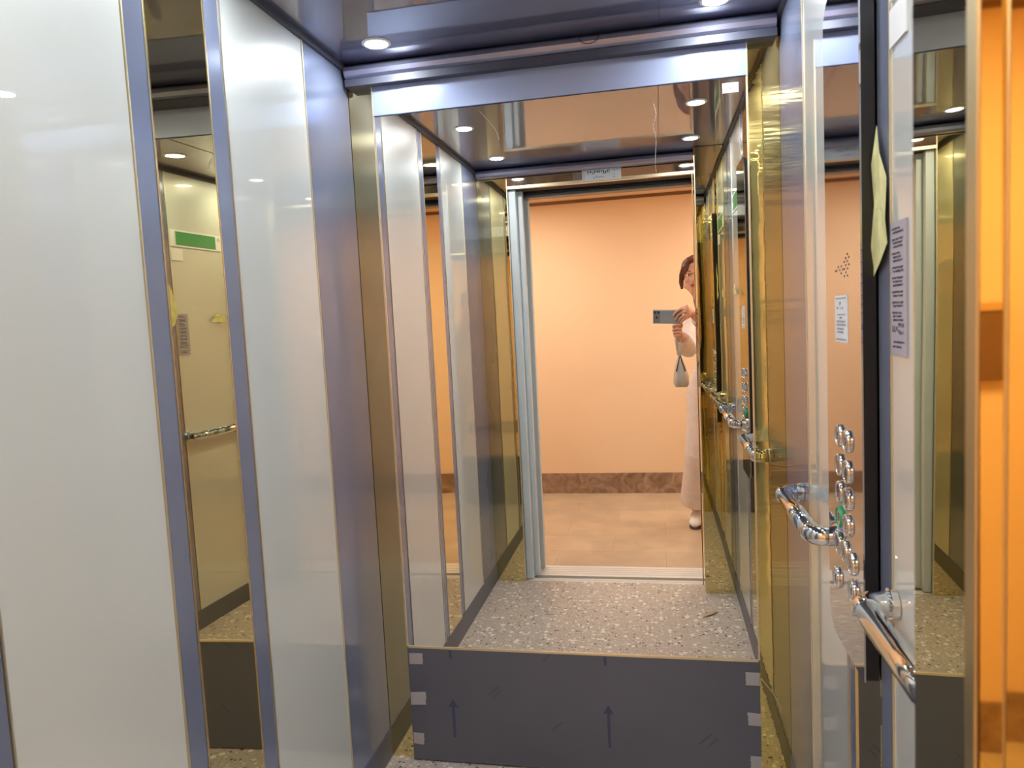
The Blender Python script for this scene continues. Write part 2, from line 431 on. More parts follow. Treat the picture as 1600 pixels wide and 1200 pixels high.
# small red-printed sticker at the top right of the mirror
st1 = thing('sticker', 'small white sticker with red print in the top right corner of the back mirror', 'sticker', (.213, YM-.002, 1.962))
prj = lambda x, z: (x + (z-1.98)*.0, z + (x-.213)*-.02)
obj('paper', box(.193, .235, YM-.0030, YM-.0020, 1.962, 1.988), M['paper_dim'], st1)
def sf_back(bm, u0, u1, v0, v1, d): bx(bm, u0, u1, YM-.0030-d, YM-.0028, v0, v1)
writing(sf_back, [(.198, .227, 1.9785, .0055), (.199, .231, 1.9705, .0055)], M['ink_red'], 'red_print', st1)
writing(sf_back, [(.197, .224, 1.966, .003)], M['ink_soft'], 'grey_print', st1)

for path in ([(.010, 2.0985, 1.955), (.016, 2.0975, 1.925), (.008, 2.098, 1.895), (.014, 2.098, 1.86), (.010, 2.0985, 1.80), (.012, 2.0985, 1.77)],
             [(-.480, 2.0985, 1.985), (-.455, 2.098, 1.955), (-.435, 2.098, 1.925), (-.428, 2.0985, 1.90)]):
    p = bez(path, 6)
    obj('film_crease', tube(bmesh.new(), p, [(.0006+.0006*math.sin(3*i), .0004) for i in range(len(p))], 6), M['tape'], bpy.data.objects['wall_mirror'], smooth=True)['label'] = 'thin pale crease in the clear film'
# ------------------------------------------------------------------ front of the cabin
DXL, DXR = -.727, .190         # doorway edges
ZH = 2.066
def fpanel(x0, x1, y0, y1, z0, z1, mat, lab, name='return_panel'):
    t = thing(name, lab, 'wall panel', ((x0+x1)/2, (y0+y1)/2, z0))
    obj('panel_sheet', box(x0, x1, y0, y1, z0, z1), mat, t)
    return t
t = fpanel(XL-TH, DXL, YF-.012, YF, 0, ZC-.02, M['bronze'], 'gold mirror panel between the left wall and the doorway')
obj('edge_trim', box(DXL-.002, DXL+.001, YF-.012, YF+.003, 0, ZC-.045), M['gold_edge'], t)
# deep right jamb: mirror reveal, slightly out of plumb
t = thing('jamb_panel', 'polished mirror jamb at the right of the cabin doorway, nearest the viewer', 'door jamb', (.25, .55, 0))
bm = prism(bmesh.new(), [(DXR, .505), (DXR+.0023, .607), (XR+TH, .607), (XR+TH, .54), (DXR+.006, .54), (DXR+.005, .505)], 'z', 0, ZC-.002)
obj('panel_sheet', bm, M['bronze'], t)
obj('edge_trim', box(DXR+.0035, DXR+.0065, .607, .6095, 0, ZC-.045), M['gold_edge'], t)
t = thing('header_panel', 'smoked mirror panel above the cabin doorway carrying a white sticker', 'wall panel', ((DXL+DXR)/2, YF-.01, ZH))
obj('panel_sheet', box(DXL+.001, DXR, YF-.012, YF, ZH, ZC-.002), M['header'], t)
obj('bottom_lip', box(DXL+.001, DXR, YF-.045, YF-.002, ZH-.014, ZH), M['gold_edge'], t)
# sticker on the header
st2 = thing('sticker', 'long white sticker with rows of dark and red print above the cabin doorway', 'sticker', (-.245, YF+.001, 2.056))
obj('paper', box(-.342, -.149, YF+.0002, YF+.0010, 2.056, 2.117), M['paper'], st2)
def sf_front(bm, u0, u1, v0, v1, d): bx(bm, u0, u1, YF+.0008, YF+.0010+d, v0, v1)
writing(sf_front, [(-.315, -.205, 2.088, .016)], M['ink'], 'black_print', st2)
writing(sf_front, [(-.285, -.262, 2.066, .014)], M['ink_blue'], 'blue_print', st2)
writing(sf_front, [(-.258, -.232, 2.066, .010)], M['ink_red'], 'red_print', st2)
writing(sf_front, [(-.3385, -.328, 2.062, .006), (-.3385, -.328, 2.072, .006), (-.3385, -.328, 2.082, .006), (-.3385, -.328, 2.094, .006)], M['ink_red'], 'red_print', st2)
writing(sf_front, [(-.190, -.178, 2.094, .008), (-.190, -.178, 2.080, .008), (-.190, -.178, 2.066, .008), (-.170, -.158, 2.094, .010)], M['ink_soft'], 'grey_print', st2)

# sliding door panels parked at the left, door head, track and sills
d = thing('door_1', 'pale grey ribbed sliding door panels parked open at the left of the doorway', 'door', (-.70, .43, 0))
d['kind'] = 'structure'; 
def ribbed(bm, x0, x1, y0, y1, z1):
    n = 2; wd = (x1-x0)
    pts = [(x0, y0), (x0, y1), (x0+wd*.30, y1), (x0+wd*.36, y1-.004), (x0+wd*.62, y1-.004), (x0+wd*.68, y1), (x1-.002, y1), (x1, y1-.003), (x1, y0)]
    prism(bm, pts, 'z', .006, z1)
bm = bmesh.new(); ribbed(bm, -.80, -.690, .435, .470, 2.05); obj('door_panel', bm, M['grey_paint'], d)
bm = bmesh.new(); ribbed(bm, -.78, -.664, .385, .418, 2.05); obj('door_panel', bm, M['grey_paint'], d)
bm = bmesh.new(); ribbed(bm, -.77, -.654, .262, .300, 2.05); obj('door_panel', bm, M['grey_paint'], d)
struct(obj('trim_5', box(-.727, .36, .385, .47, 2.052, 2.10), M['dark']))
struct(obj('trim_6', box(-.80, .36, .262, .36, 2.043, 2.09, bev=.003), M['black']))
struct(obj('trim_12', box(-.80, .36, .262, .345, 2.026, 2.042, bev=.003), M['rail_grey']))
bm = bmesh.new(); bx(bm, -.80, .36, .44, .485, -.03, 0)
for y in (.452, .466): bx(bm, -.66, .19, y, y+.006, -.001, .0022)
struct(obj('trim_7', bm, M['alu']))
bm = bmesh.new(); bx(bm, -.80, .36, .24, .40, -.03, 0)
for y in (.27, .30, .33, .36): bx(bm, -.66, .30, y, y+.006, -.001, .0022)
struct(obj('trim_8', bm, M['alu']))
struct(obj('trim_9', box(-.80, .36, .40, .44, -.05, -.03), M['black']))
def shear(bm, k):
    for v in bm.verts: v.co.y += k*(v.co.z-1.35)
    return bm
# gold door frame faces right of the doorway (slightly out of plumb)
gA = thing('door_frame', 'narrow gold polished post beside the right edge of the doorway', 'door frame', (.197, .494, 0))
obj('edge_profile', box(.1868, .1894, .482, .4975, 0, 2.05, bev=.0010, seg=3), M['gold_satin'], gA)
obj('post', shear(box(.1899, .2026, .484, .4900, 0, 2.05), .010), M['gold_frame'], gA)
obj('edge_bead', box(.2026, .2052, .4825, .4945, 0, 2.05, bev=.0008, seg=2), M['gold_satin'], gA)
gB = thing('door_frame', 'wide gold polished plate set back beside the doorway post', 'door frame', (.28, .517, 0))
o = obj('plate', shear(box(.2037, .36, .510, .5215, 0, 2.05), .008), M['gold_frame'], gB)

# ------------------------------------------------------------------ landing
LX0, LX1, LY0, LY1, LZ = -2.1, 1.5, -1.48, .24, 2.29
struct(obj('floor_landing', box(LX0, LX1, LY0-.05, LY1, -.05, 0), M['hallfloor']))
struct(obj('ceiling_landing', box(LX0, LX1, LY0-.05, LY1+.08, LZ, LZ+.05), M['peach']))
struct(obj('wall_landing_back', box(LX0, LX1, LY0-.06, LY0, 0, LZ), M['peach']))
struct(obj('wall_landing_left', box(LX0-.06, LX0, LY0-.06, LY1+.1, 0, LZ), M['peach']))
struct(obj('wall_landing_right', box(LX1, LX1+.06, LY0-.06, LY1+.1, 0, LZ), M['peach']))
bm = bmesh.new()
bx(bm, LX0, -.80, LY1-.0, LY1+.08, 0, LZ); bx(bm, .36, LX1, LY1, LY1+.08, 0, LZ); bx(bm, -.80, .36, LY1, LY1+.022, 2.075, LZ)
struct(obj('wall_landing_front', bm, M['peach']))
struct(obj('baseboard_landing_back', box(LX0, LX1, LY0, LY0+.014, 0, .16), M['marble']))
struct(obj('baseboard_landing_right', box(LX1-.014, LX1, LY0+.014, LY1, 0, .16), M['marble']))
struct(obj('baseboard_landing_left', box(LX0, LX0+.014, LY0+.014, LY1, 0, .16), M['marble']))
bm = bmesh.new()      # shaft side cheeks closing the gap between landing and cabin
bx(bm, -.86, -.80, .262, .485, -.03, 2.2); bx(bm, .36, .40, .262, .505, -.03, 2.2); bx(bm, -.86, .40, .32, .485, 2.10, 2.2)
struct(obj('trim_10', bm, M['dark']))
struct(obj('trim_shadow_line', box(LX0, LX1, LY0, LY0+.012, LZ-.024, LZ), M['brown_box_and_shade']))  # brown strip standing in for the soft shadow line under the landing ceiling
t = thing('wall_box', 'brown metal box mounted on the peach landing wall', 'wall box', (.965, LY0+.02, 1.17))
obj('box_body', box(.90, 1.03, LY0, LY0+.035, 1.17, 1.375, bev=.004), M['brown_box_and_shade'], t)
obj('box_lid', box(.895, 1.035, LY0, LY0+.042, 1.377, 1.405, bev=.004), plain('tan_metal', (.60, .36, .16), .4), t)
for lx, lab in ((-1.05, 'added square white ceiling lamp, out of view, lighting the left end of the landing'), (.85, 'added square white ceiling lamp, out of view, lighting the right end of the landing')):
    t = thing('fill_lamp', lab, 'lamp', (lx, -.55, LZ))  # lamps added out of view so the landing wall is evenly lit
    obj('frame', box(lx-.30, lx+.30, -.85, -.25, LZ-.03, LZ, bev=.004), M['white_plastic'], t)
    obj('diffuser', box(lx-.28, lx+.28, -.83, -.27, LZ-.034, LZ-.028), M['hall_fill_lamp'], t)

# ------------------------------------------------------------------ downlights
def make_downlight(x, y, lab):
    t = thing('downlight', lab, 'ceiling light', (x, y, ZC), 'round downlights in the cabin ceiling')
    bm = bmesh.new(); n = 32
    prof = [(.040, 0), (.040, -.002), (.037, -.004), (.031, -.004), (.029, -.001), (.029, 0)]
    rings = [[bm.verts.new((x+r*math.cos(2*PI*k/n), y+r*math.sin(2*PI*k/n), ZC+z)) for k in range(n)] for r, z in prof]
    for a, b_ in zip(rings, rings[1:]):
        for k in range(n): bm.faces.new((a[k], a[(k+1) % n], b_[(k+1) % n], b_[k]))
    obj('bezel', bm, M['white_plastic'], t)
    bm = bmesh.new(); r = bmesh.ops.create_cone(bm, cap_ends=True, segments=n, radius1=.029, radius2=.029, depth=.002)
    bmesh.ops.translate(bm, verts=r['verts'], vec=(x, y, ZC-.0022))
    obj('lens', bm, M['lamp'], t)
    return t
LXa, LXb = -.725, .168
d0 = make_downlight(LXa, 1.950, 'round lit downlight in the back left of the cabin ceiling')
for x, y, lab in ((LXb, 1.955, 'round lit downlight in the back right of the cabin ceiling'),
                  (LXa, 1.325, 'round lit downlight at mid depth on the left side of the ceiling'),
                  (LXb, 1.350, 'round lit downlight at mid depth on the right side of the ceiling'),
                  (LXa+.01, .765, 'round lit downlight near the doorway on the left side of the ceiling'),
                  (LXb+.005, .795, 'round lit downlight near the doorway on the right side of the ceiling')):
    copy_tree(d0, (x, y, ZC), lab)

# ------------------------------------------------------------------ control panel (right wall)
CX = .3166
cop = thing('control_panel', 'tall rose steel button panel with black sides standing proud of the right wall', 'control panel', (CX+.01, 1.36, .755))
def rrect(y0, y1, z0, z1, rfar, n=8):
    pts = [(y0, z0)]
    for k in range(n+1):
        a = -PI/2 + PI/2*k/n; pts.append((y1-rfar+rfar*math.cos(a), z0+rfar+rfar*math.sin(a)))
    for k in range(n+1):
        a = PI/2*k/n; pts.append((y1-rfar+rfar*math.cos(a), z1-rfar+rfar*math.sin(a)))
    pts.append((y0, z1)); return pts
obj('housing', prism(bmesh.new(), rrect(1.241, 1.474, .758, 1.92, .05), 'x', CX+.0025, XR-.0027), M['black'], cop)
obj('faceplate', prism(bmesh.new(), rrect(1.240, 1.480, .755, 1.923, .052), 'x', CX, CX+.0025), M['cop'], cop)
def make_button(y, z, green=False):
    """button with raised ring, symbol on its cap"""
    n = 28; bm = bmesh.new()
    prof = [(.0205, 0), (.0205, .0035), (.019, .006), (.0165, .006), (.0155, .003)]
    rings = [[bm.verts.new((CX-h_, y+r*math.cos(2*PI*k/n), z+r*math.sin(2*PI*k/n))) for k in range(n)] for r, h_ in prof]
    for a, b_ in zip(rings, rings[1:]):
        for k in range(n): bm.faces.new((a[k], a[(k+1) % n], b_[(k+1) % n], b_[k]))
    ring = obj('button_ring', bm, M['green_led'] if green else M['chrome'], cop, smooth=True)
    if green: ring['label'] = 'green button ring'
    bm = bmesh.new(); r = bmesh.ops.create_cone(bm, cap_ends=True, segments=n, radius1=.0155, radius2=.0148, depth=.0045)
    bmesh.ops.transform(bm, matrix=Matrix.Translation((CX-.0023, y, z)) @ Matrix.Rotation(-PI/2, 4, 'Y'), verts=r['verts'])
    cap = obj('button', bm, M['cop'], cop)
    bm = bmesh.new()
    xx = CX-.0047
    for k in range(3):
        yy = y + random.uniform(-.005, .005); zz = z + (k-1)*.005
        bx(bm, xx-.0003, xx+.0003, yy-.0018, yy+.0018, zz-.0012, zz+.0012)
    bx(bm, xx-.0003, xx+.0003, y-.001, y+.001, z-.007, z+.007)
    obj('symbol', bm, M['ink'], cap)
for (y, z, g) in ((1.384, 1.144, 0), (1.330, 1.142, 0), (1.384, 1.091, 0), (1.331, 1.089, 0), (1.384, 1.041, 0), (1.332, 1.040, 0),
                  (1.384, .995, 1), (1.333, .993, 0), (1.395, .944, 0), (1.351, .941, 0), (1.306, .934, 0), (1.413, .872, 0), (1.300, .888, 0)):
    make_button(y, z, bool(g))
bm = bmesh.new()
dots = [(0, 0), (1, 0), (2, 1), (3, 0), (4, 1), (4, -1), (5, 0), (6, 2), (7, 1), (7, 3), (8, 2), (8, 0), (9, 1), (8, 4), (9, 3), (7, -1), (8, -2), (6, -2), (6, 0)]
for (a, b_) in dots:
    y = 1.405-a*.0105; z = 1.438+b_*.006
    bx(bm, CX-.0004, CX+.0002, y-.0026, y+.0026, z-.0016, z+.0016)
o = obj('speaker_holes', bm, M['ink'], cop)
# sticker on the control panel
st3 = thing('sticker', 'narrow white instruction sticker with grey print on the button panel', 'sticker', (CX-.001, 1.365, 1.31))
obj('paper', box(CX-.0008, CX, 1.322, 1.408, 1.312, 1.394), M['paper'], st3)
def sf_cop(bm, u0, u1, v0, v1, d): bx(bm, CX-.0008-d, CX-.0006, -u1, -u0, v0, v1)
writing(sf_cop, [(-1.400, -1.330, 1.388, .002), (-1.375, -1.365, 1.376, .007), (-1.395, -1.385, 1.370, .004), (-1.372, -1.366, 1.370, .004), (-1.360, -1.352, 1.370, .004),
                 (-1.390, -1.335, 1.360, .0015), (-1.374, -1.360, 1.353, .004), (-1.398, -1.335, 1.347, .0035), (-1.398, -1.330, 1.341, .0035),
                 (-1.392, -1.345, 1.334, .0035), (-1.392, -1.350, 1.328, .0035), (-1.398, -1.330, 1.316, .0025)], M['ink_soft'], 'grey_print', st3)

# ------------------------------------------------------------------ handrails
def make_handrail(y0, y1, z, lab):
    """bar along y between two elbows that return to the wall"""
    xr = .292; r = .0185
    t = thing('handrail', lab, 'handrail', (xr, (y0+y1)/2, z), None)
    obj('rail', tube(bmesh.new(), [(xr, y0+.02, z), (xr, y1-.02, z)], r, 24), M['chrome'], t, smooth=True)
    for (yy, s) in ((y0, 1), (y1, -1)):
        path = []
        R_ = .026
        for k in range(9):
            a = PI/2*k/8
            path.append((xr+R_-R_*math.cos(a), yy+s*(.026-R_*math.sin(a)), z))
        path = [(xr, yy+s*.034, z)] + path + [(XR-.004, yy, z)]
        e = obj('elbow', tube(bmesh.new(), path, r+.0012, 24), M['chrome'], t, smooth=True)
        e['label'] = 'curved chrome end piece'
        obj('collar', tube(bmesh.new(), [(xr, yy+s*.030, z), (xr, yy+s*.038, z)], r+.0024, 24), M['chrome'], t, smooth=True)
        obj('flange', tube(bmesh.new(), [(XR-.011, yy, z), (XR-.001, yy, z)], r+.005, 28), M['chrome'], t, smooth=False)
    return t
make_handrail(1.505, 1.875, .922, 'chrome handrail on the right wall, beyond the button panel')
make_handrail(.66, 1.158, .922, 'chrome handrail on the right wall, between the button panel and the doorway')
for e in []: pass

# ------------------------------------------------------------------ stickers on the near right glass panel
xs = XR-.0022
def sf_right(bm, u0, u1, v0, v1, d): bx(bm, xs-.0006-d, xs-.0004, -u1, -u0, v0, v1)
gb = thing('banner_sticker', 'green banner sticker with white ends on the near right glass panel', 'sticker', (xs, 1.0, 1.802))
obj('paper', box(xs-.0006, xs+.002, .835, 1.165, 1.802, 1.878), M['paper'], gb)
obj('green_field', box(xs-.0010, xs-.0004, .872, 1.135, 1.809, 1.872), M['green'], gb)
bm = bmesh.new(); nn = 20
for k in range(nn):
    a = 2*PI*k/nn; y, z = .853+.009*math.cos(a), 1.858+.009*math.sin(a)
    bx(bm, xs-.0009, xs-.0004, y-.0012, y+.0012, z-.0012, z+.0012)
bx(bm, xs-.0009, xs-.0004, .850, .856, 1.855, 1.861)
obj('round_emblem', bm, M['ink'], gb)
sq = thing('sticker', 'small white square sticker directly under the green banner', 'sticker', (xs, 1.13, 1.735))
obj('paper', box(xs-.0006, xs+.002, 1.098, 1.167, 1.738, 1.790), M['paper'], sq)
tx = thing('sticker', 'long grey film sticker with many rows of fine print on the near right glass panel', 'sticker', (xs, 1.13, 1.30))
obj('film', box(xs-.0006, xs+.002, 1.100, 1.168, 1.300, 1.492), M['film_text'], tx)
rows = []
z = 1.480
while z > 1.352:
    n = random.choice((2, 3))
    for k in range(n):
        rows.append((-1.160 if k == 0 else -1.156, random.uniform(-1.125, -1.108), z, .0032)); z -= .0052
    z -= .0045
rows += [(-1.160, -1.146, 1.334, .012), (-1.134, -1.110, 1.341, .006), (-1.134, -1.112, 1.331, .006), (-1.143, -1.137, 1.336, .006), (-1.155, -1.108, 1.318, .003), (-1.158, -1.120, 1.311, .003)]
writing(sf_right, rows, M['ink'], 'fine_print', tx)
def scrap(pts, lab, lift):
    """a peeled corner of yellow film: polygon (y,z) with some curl off the wall"""
    bm = bmesh.new(); vs = []
    cy_ = sum(p[0] for p in pts)/len(pts); cz = sum(p[1] for p in pts)/len(pts)
    def X(y, z, k): return xs - .0012 - lift*k
    outer = [bm.verts.new((X(y, z, 1 if i % 2 else .3), y, z)) for i, (y, z) in enumerate(pts)]
    c = bm.verts.new((X(0, 0, .8), cy_, cz))
    mid = [bm.verts.new((X(0, 0, .5+.4*((i*7) % 3)/2), (y+cy_)/2, (z+cz)/2)) for i, (y, z) in enumerate(pts)]
    n = len(pts)
    for i in range(n):
        bm.faces.new((outer[i], outer[(i+1) % n], mid[(i+1) % n], mid[i])); bm.faces.new((mid[i], mid[(i+1) % n], c))
    o = obj('film_scrap', bm, M['yellow_film'])
    md = o.modifiers.new('thick', 'SOLIDIFY'); md.thickness = .0006
    return tag(o, lab, 'film scrap', 'yellow film scraps on the right wall')
scrap([(1.222, 1.645), (1.196, 1.60), (1.176, 1.56), (1.170, 1.50), (1.174, 1.465), (1.192, 1.44), (1.246, 1.417), (1.243, 1.46), (1.238, 1.53), (1.236, 1.59)],
      'long pointed scrap of yellow film hanging beside the button panel', .006)
scrap([(.955, 1.452), (.93, 1.478), (.90, 1.494), (.87, 1.488), (.845, 1.452), (.89, 1.448)],
      'short scrap of yellow film on the near right glass panel', .006)
# paper scrap on the floor
bm = bmesh.new()
pts = [(.160, .905), (.20, .885), (.235, .842), (.222, .838), (.19, .852), (.175, .875)]
vs = [bm.verts.new((x, y, .002+.006*(i % 2))) for i, (x, y) in enumerate(pts)]; bm.faces.new(vs)
bmesh.ops.triangulate(bm, faces=bm.faces[:])
o = obj('paper_scrap', bm, M['scrap']); md = o.modifiers.new('thick', 'SOLIDIFY'); md.thickness = .0008
tag(o, 'small torn brown paper scrap lying on the terrazzo floor', 'paper scrap')

# ------------------------------------------------------------------ phone (held at the camera position)
ph = bpy.data.objects.new('phone', None); C.objects.link(ph)
ph.matrix_world = Matrix.Translation(Vector((0, 0, H)) - fwd*.006) @ CAMROT
tag(ph, 'grey smartphone in a clear case held sideways in both hands', 'phone')
def lobj(name, bm, mat, parent, smooth=False):
    me = bpy.data.meshes.new(name); bmesh.ops.recalc_face_normals(bm, faces=bm.faces[:]); bm.to_mesh(me); bm.free()
    me.materials.append(mat)
    if smooth:
        for p in me.polygons: p.use_smooth = True
    o = bpy.data.objects.new(name, me); C.objects.link(o); o.parent = parent; return o
# local frame: x right, y up, -z towards the scene
lobj('body', box(-.022, .138, -.046, .030, .0, .0085, bev=.0035, seg=3), M['phone'], ph)
lobj('case_back', box(-.0235, .1395, -.0475, .0315, .0012, .0100, bev=.0035, seg=3), M['phone_case'], ph)
lobj('screen', box(-.019, .135, -.043, .027, .0095, .0108), M['screen'], ph)
bm = box(-.019, .018, -.042, .026, -.0012, .001, bev=.0011, seg=2); lobj('camera_bump', bm, plain('camera_glass', (.20, .20, .20), .2), ph)
for (x, y) in ((-.010, .017), (.009, .017), (.0, -.012)):
    bm = bmesh.new(); r = bmesh.ops.create_cone(bm, cap_ends=True, segments=24, radius1=.0065, radius2=.006, depth=.002)
    bmesh.ops.translate(bm, verts=r['verts'], vec=(x, y, -.0016)); lobj('lens_ring', bm, M['black'], ph)
bm = bmesh.new()
for a in (box,): pass
bx(bm, .038, .128, -.038, -.0365, -.0006, .002); bx(bm, .038, .128, .0205, .022, -.0006, .002); bx(bm, .038, .0395, -.038, .022, -.0006, .002); bx(bm, .1265, .128, -.038, .022, -.0006, .002)
lobj('case_seam', bm, M['ink_soft'], ph)

# ------------------------------------------------------------------ person
def remeshed(o, vox, smooth=3, fac=.6):
    md = o.modifiers.new('remesh', 'REMESH'); md.mode = 'VOXEL'; md.voxel_size = vox; md.use_smooth_shade = True
    if smooth:
        s = o.modifiers.new('smooth', 'SMOOTH'); s.iterations = smooth; s.factor = fac
PX, PY = .40, -.52
person = thing('person', 'person in off-white blouse and pale wide trousers photographing with a phone', 'person', (PX, PY, 0))
HC = Vector((.238, -.40, 1.600))          # head centre
def hp(x, y, z):                          # head-local to world, head turned a little to the person's left
    rz = Matrix.Rotation(.15, 3, 'Z') @ Matrix.Rotation(.10, 3, 'Y')
    return HC + rz @ Vector((x, y, z))
bm = bmesh.new()
# head
ell(bm, hp(0, -.012, .028), (.076, .094, .092))
ell(bm, hp(0, .010, -.030), (.060, .076, .078))
ell(bm, hp(0, .050, -.083), (.024, .024, .020))      # chin
ell(bm, hp(-.048, .006, -.055), (.018, .038, .024)); ell(bm, hp(.048, .006, -.055), (.018, .038, .024))   # jaw
ell(bm, hp(-.038, .060, -.026), (.020, .018, .018)); ell(bm, hp(.038, .060, -.026), (.020, .018, .018))   # cheeks
ell(bm, hp(0, .078, .022), (.045, .012, .008))       # brow
tube(bm, [hp(0, .080, .014), hp(0, .092, -.008), hp(0, .102, -.026), hp(0, .086, -.034)], [.007, .0085, .011, .008], 10)
ell(bm, hp(-.011, .086, -.030), (.007, .008, .006)); ell(bm, hp(.011, .086, -.030), (.007, .008, .006))
ell(bm, hp(0, .078, -.054), (.020, .012, .009))
for s in (-1, 1):
    ell(bm, hp(s*.077, -.005, -.006), (.008, .016, .027))   # ears
# neck and torso
tube(bm, [hp(0, -.012, -.05), (.275, -.425, 1.475), (.315, -.455, 1.42), (.35, -.48, 1.36)], [.050, .048, .056, .075], 18)
torso = [((.355, -.49, 1.385), (.095, .062)), ((.365, -.495, 1.34), (.165, .085)), ((.38, -.50, 1.25), (.152, .098)), ((.375, -.505, 1.13), (.128, .088)), ((.368, -.51, 1.03), (.125, .090)), ((.362, -.52, .92), (.165, .105)), ((.362, -.52, .84), (.155, .10))]
tube(bm, [p for p, r in torso], [r for p, r in torso], 24)
# arms: shoulder - elbow - wrist
LS, LE, LW = Vector((.215, -.47, 1.335)), Vector((.178, -.285, 1.165)), Vector((.122, -.075, 1.262))
RS, RE, RW = Vector((.520, -.50, 1.335)), Vector((.370, -.27, 1.215)), Vector((.190, -.065, 1.385))
tube(bm, [(.33, -.48, 1.34), LS, LS.lerp(LE, .5), LE, LE.lerp(LW, .3), LW], [.052, .050, .042, .035, .034, .023], 16)
tube(bm, [(.40, -.49, 1.34), RS, RS.lerp(RE, .5), RE, RE.lerp(RW, .3), RW], [.052, .050, .042, .035, .034, .023], 16)
# legs
hips = [Vector((.290, -.52, .90)), Vector((.435, -.52, .90))]
knees = [Vector((.245, -.50, .49)), Vector((.475, -.56, .49))]
ank = [Vector((.215, -.645, .085)), Vector((.50, -.72, .085))]
for a, b_, c in zip(hips, knees, ank):
    tube(bm, [a, a.lerp(b_, .5), b_, b_.lerp(c, .3), c], [.092, .075, .052, .050, .030], 18)
body = obj('body', bm, M['skin'], person, smooth=True)
remeshed(body, .0055, 3)
# hands, merged into the body's skin as finer meshes with rooted wrists
def hand(name, W, palm_c, palm_r, palm_rot, fingers, thumb, parent):
    bm = bmesh.new()
    ell(bm, palm_c, palm_r, rot=palm_rot)
    tube(bm, [W, W.lerp(Vector(palm_c), .5), palm_c], [.0225, .021, .022], 14)
    for f in fingers: 
        p = bez(f, 4); n = len(p)
        tube(bm, p, [.0088-.0022*i/(n-1) for i in range(n)], 10); ell(bm, p[-1], (.0068,)*3, 10, 8)
    p = bez(thumb, 4); n = len(p)
    tube(bm, p, [.0120-.0035*i/(n-1) for i in range(n)], 10); ell(bm, p[-1], (.0088,)*3, 10, 8)
    o = obj(name, bm, M['skin'], parent, smooth=True); remeshed(o, .0022, 3, .5); return o
def pl(x, y, z): return ph.matrix_world @ Vector((x, y, z))      # phone-local to world
# right hand: from upper right, fingers draped over the back of the phone
RF = [[pl(.158, .030, .015), pl(.140, .036, -.010), pl(.112, .022, -.013), pl(.096, .000, -.011)],
      [pl(.165, .018, .015), pl(.150, .020, -.013), pl(.122, .002, -.014), pl(.110, -.020, -.011)],
      [pl(.168, .002, .015), pl(.156, .000, -.013), pl(.134, -.014, -.014), pl(.124, -.032, -.011)],
      [pl(.166, -.014, .015), pl(.158, -.018, -.010), pl(.146, -.028, -.012), pl(.138, -.040, -.010)]]
hand('hand', RW, pl(.165, .018, .035), (.022, .040, .040), None, RF, [pl(.165, .030, .045), pl(.140, .036, .040), pl(.115, .022, .028), pl(.100, .015, .022)], person)
# left hand: fist under the phone, gripping it and the bag strap
LF = [[pl(.098, -.078, .030), pl(.094, -.062, -.002), pl(.112, -.052, -.016), pl(.130, -.052, -.006)],
      [pl(.098, -.092, .030), pl(.094, -.082, -.004), pl(.112, -.074, -.018), pl(.134, -.074, -.006)],
      [pl(.100, -.106, .030), pl(.098, -.100, -.004), pl(.114, -.093, -.016), pl(.132, -.094, -.004)],
      [pl(.104, -.118, .030), pl(.102, -.116, .000), pl(.116, -.110, -.012), pl(.128, -.112, -.002)]]
hand('hand', LW, pl(.112, -.092, .034), (.024, .024, .036), None, LF, [pl(.118, -.078, .042), pl(.130, -.060, .038), pl(.128, -.042, .028), pl(.122, -.026, .022)], person)
# face details
for s in (-1, 1):
    bm = bmesh.new(); ell(bm, hp(s*.031, .0735, .004), (.0130, .0065, .0055), 16, 10)
    obj('eye', bm, M['white_plastic'], person, smooth=True)
    bm = bmesh.new(); ell(bm, hp(s*.031, .0790, .003), (.0055, .0025, .0052), 12, 8); obj('iris', bm, M['eye'], person, smooth=True)
    bm = tube(bmesh.new(), [hp(s*.044, .070, .008), hp(s*.031, .0795, .011), hp(s*.018, .078, .007)], .0018, 6)
    obj('eyelash', bm, M['eye'], person, smooth=True)
    bm = tube(bmesh.new(), [hp(s*.050, .066, .022), hp(s*.034, .082, .029), hp(s*.016, .086, .024)], [.0015, .003, .0022], 6)
    obj('eyebrow', bm, M['hair'], person, smooth=True)
bm = tube(bmesh.new(), [hp(-.022, .080, -.056), hp(-.009, .089, -.051), hp(0, .090, -.053), hp(.009, .089, -.051), hp(.022, .080, -.056)], [.0015, .0042, .0038, .0042, .0015], 8)
tube(bm, [hp(-.019, .081, -.058), hp(0, .089, -.062), hp(.019, .081, -.058)], [.0015, .005, .0015], 8)
obj('lips', bm, M['lip'], person, smooth=True)
# hair: parted at the centre, tied back
bm = bmesh.new()
ell(bm, hp(0, -.028, .042), (.086, .094, .094))
ell(bm, hp(-.050, .020, .052), (.036, .050, .052)); ell(bm, hp(.050, .020, .052), (.036, .050, .052))
tube(bm, [hp(-.030, .052, .088), hp(-.066, .045, .050), hp(-.080, .020, .005), hp(-.082, -.005, -.040), hp(-.076, -.020, -.080)], [.014, .018, .016, .015, .008], 10)
tube(bm, [hp(.030, .052, .088), hp(.066, .045, .050), hp(.080, .020, .005), hp(.082, -.005, -.040), hp(.076, -.020, -.080)], [.014, .018, .016, .015, .008], 10)
ell(bm, hp(-.026, .034, .092), (.040, .036, .026)); ell(bm, hp(.026, .034, .092), (.040, .036, .026))
ell(bm, hp(0, -.105, -.010), (.050, .040, .050))
tube(bm, [hp(0, -.10, -.02), hp(.01, -.115, -.10), hp(.015, -.10, -.19)], [.04, .035, .015], 10)
hair = obj('hair', bm, M['hair'], person, smooth=True); remeshed(hair, .005, 2)
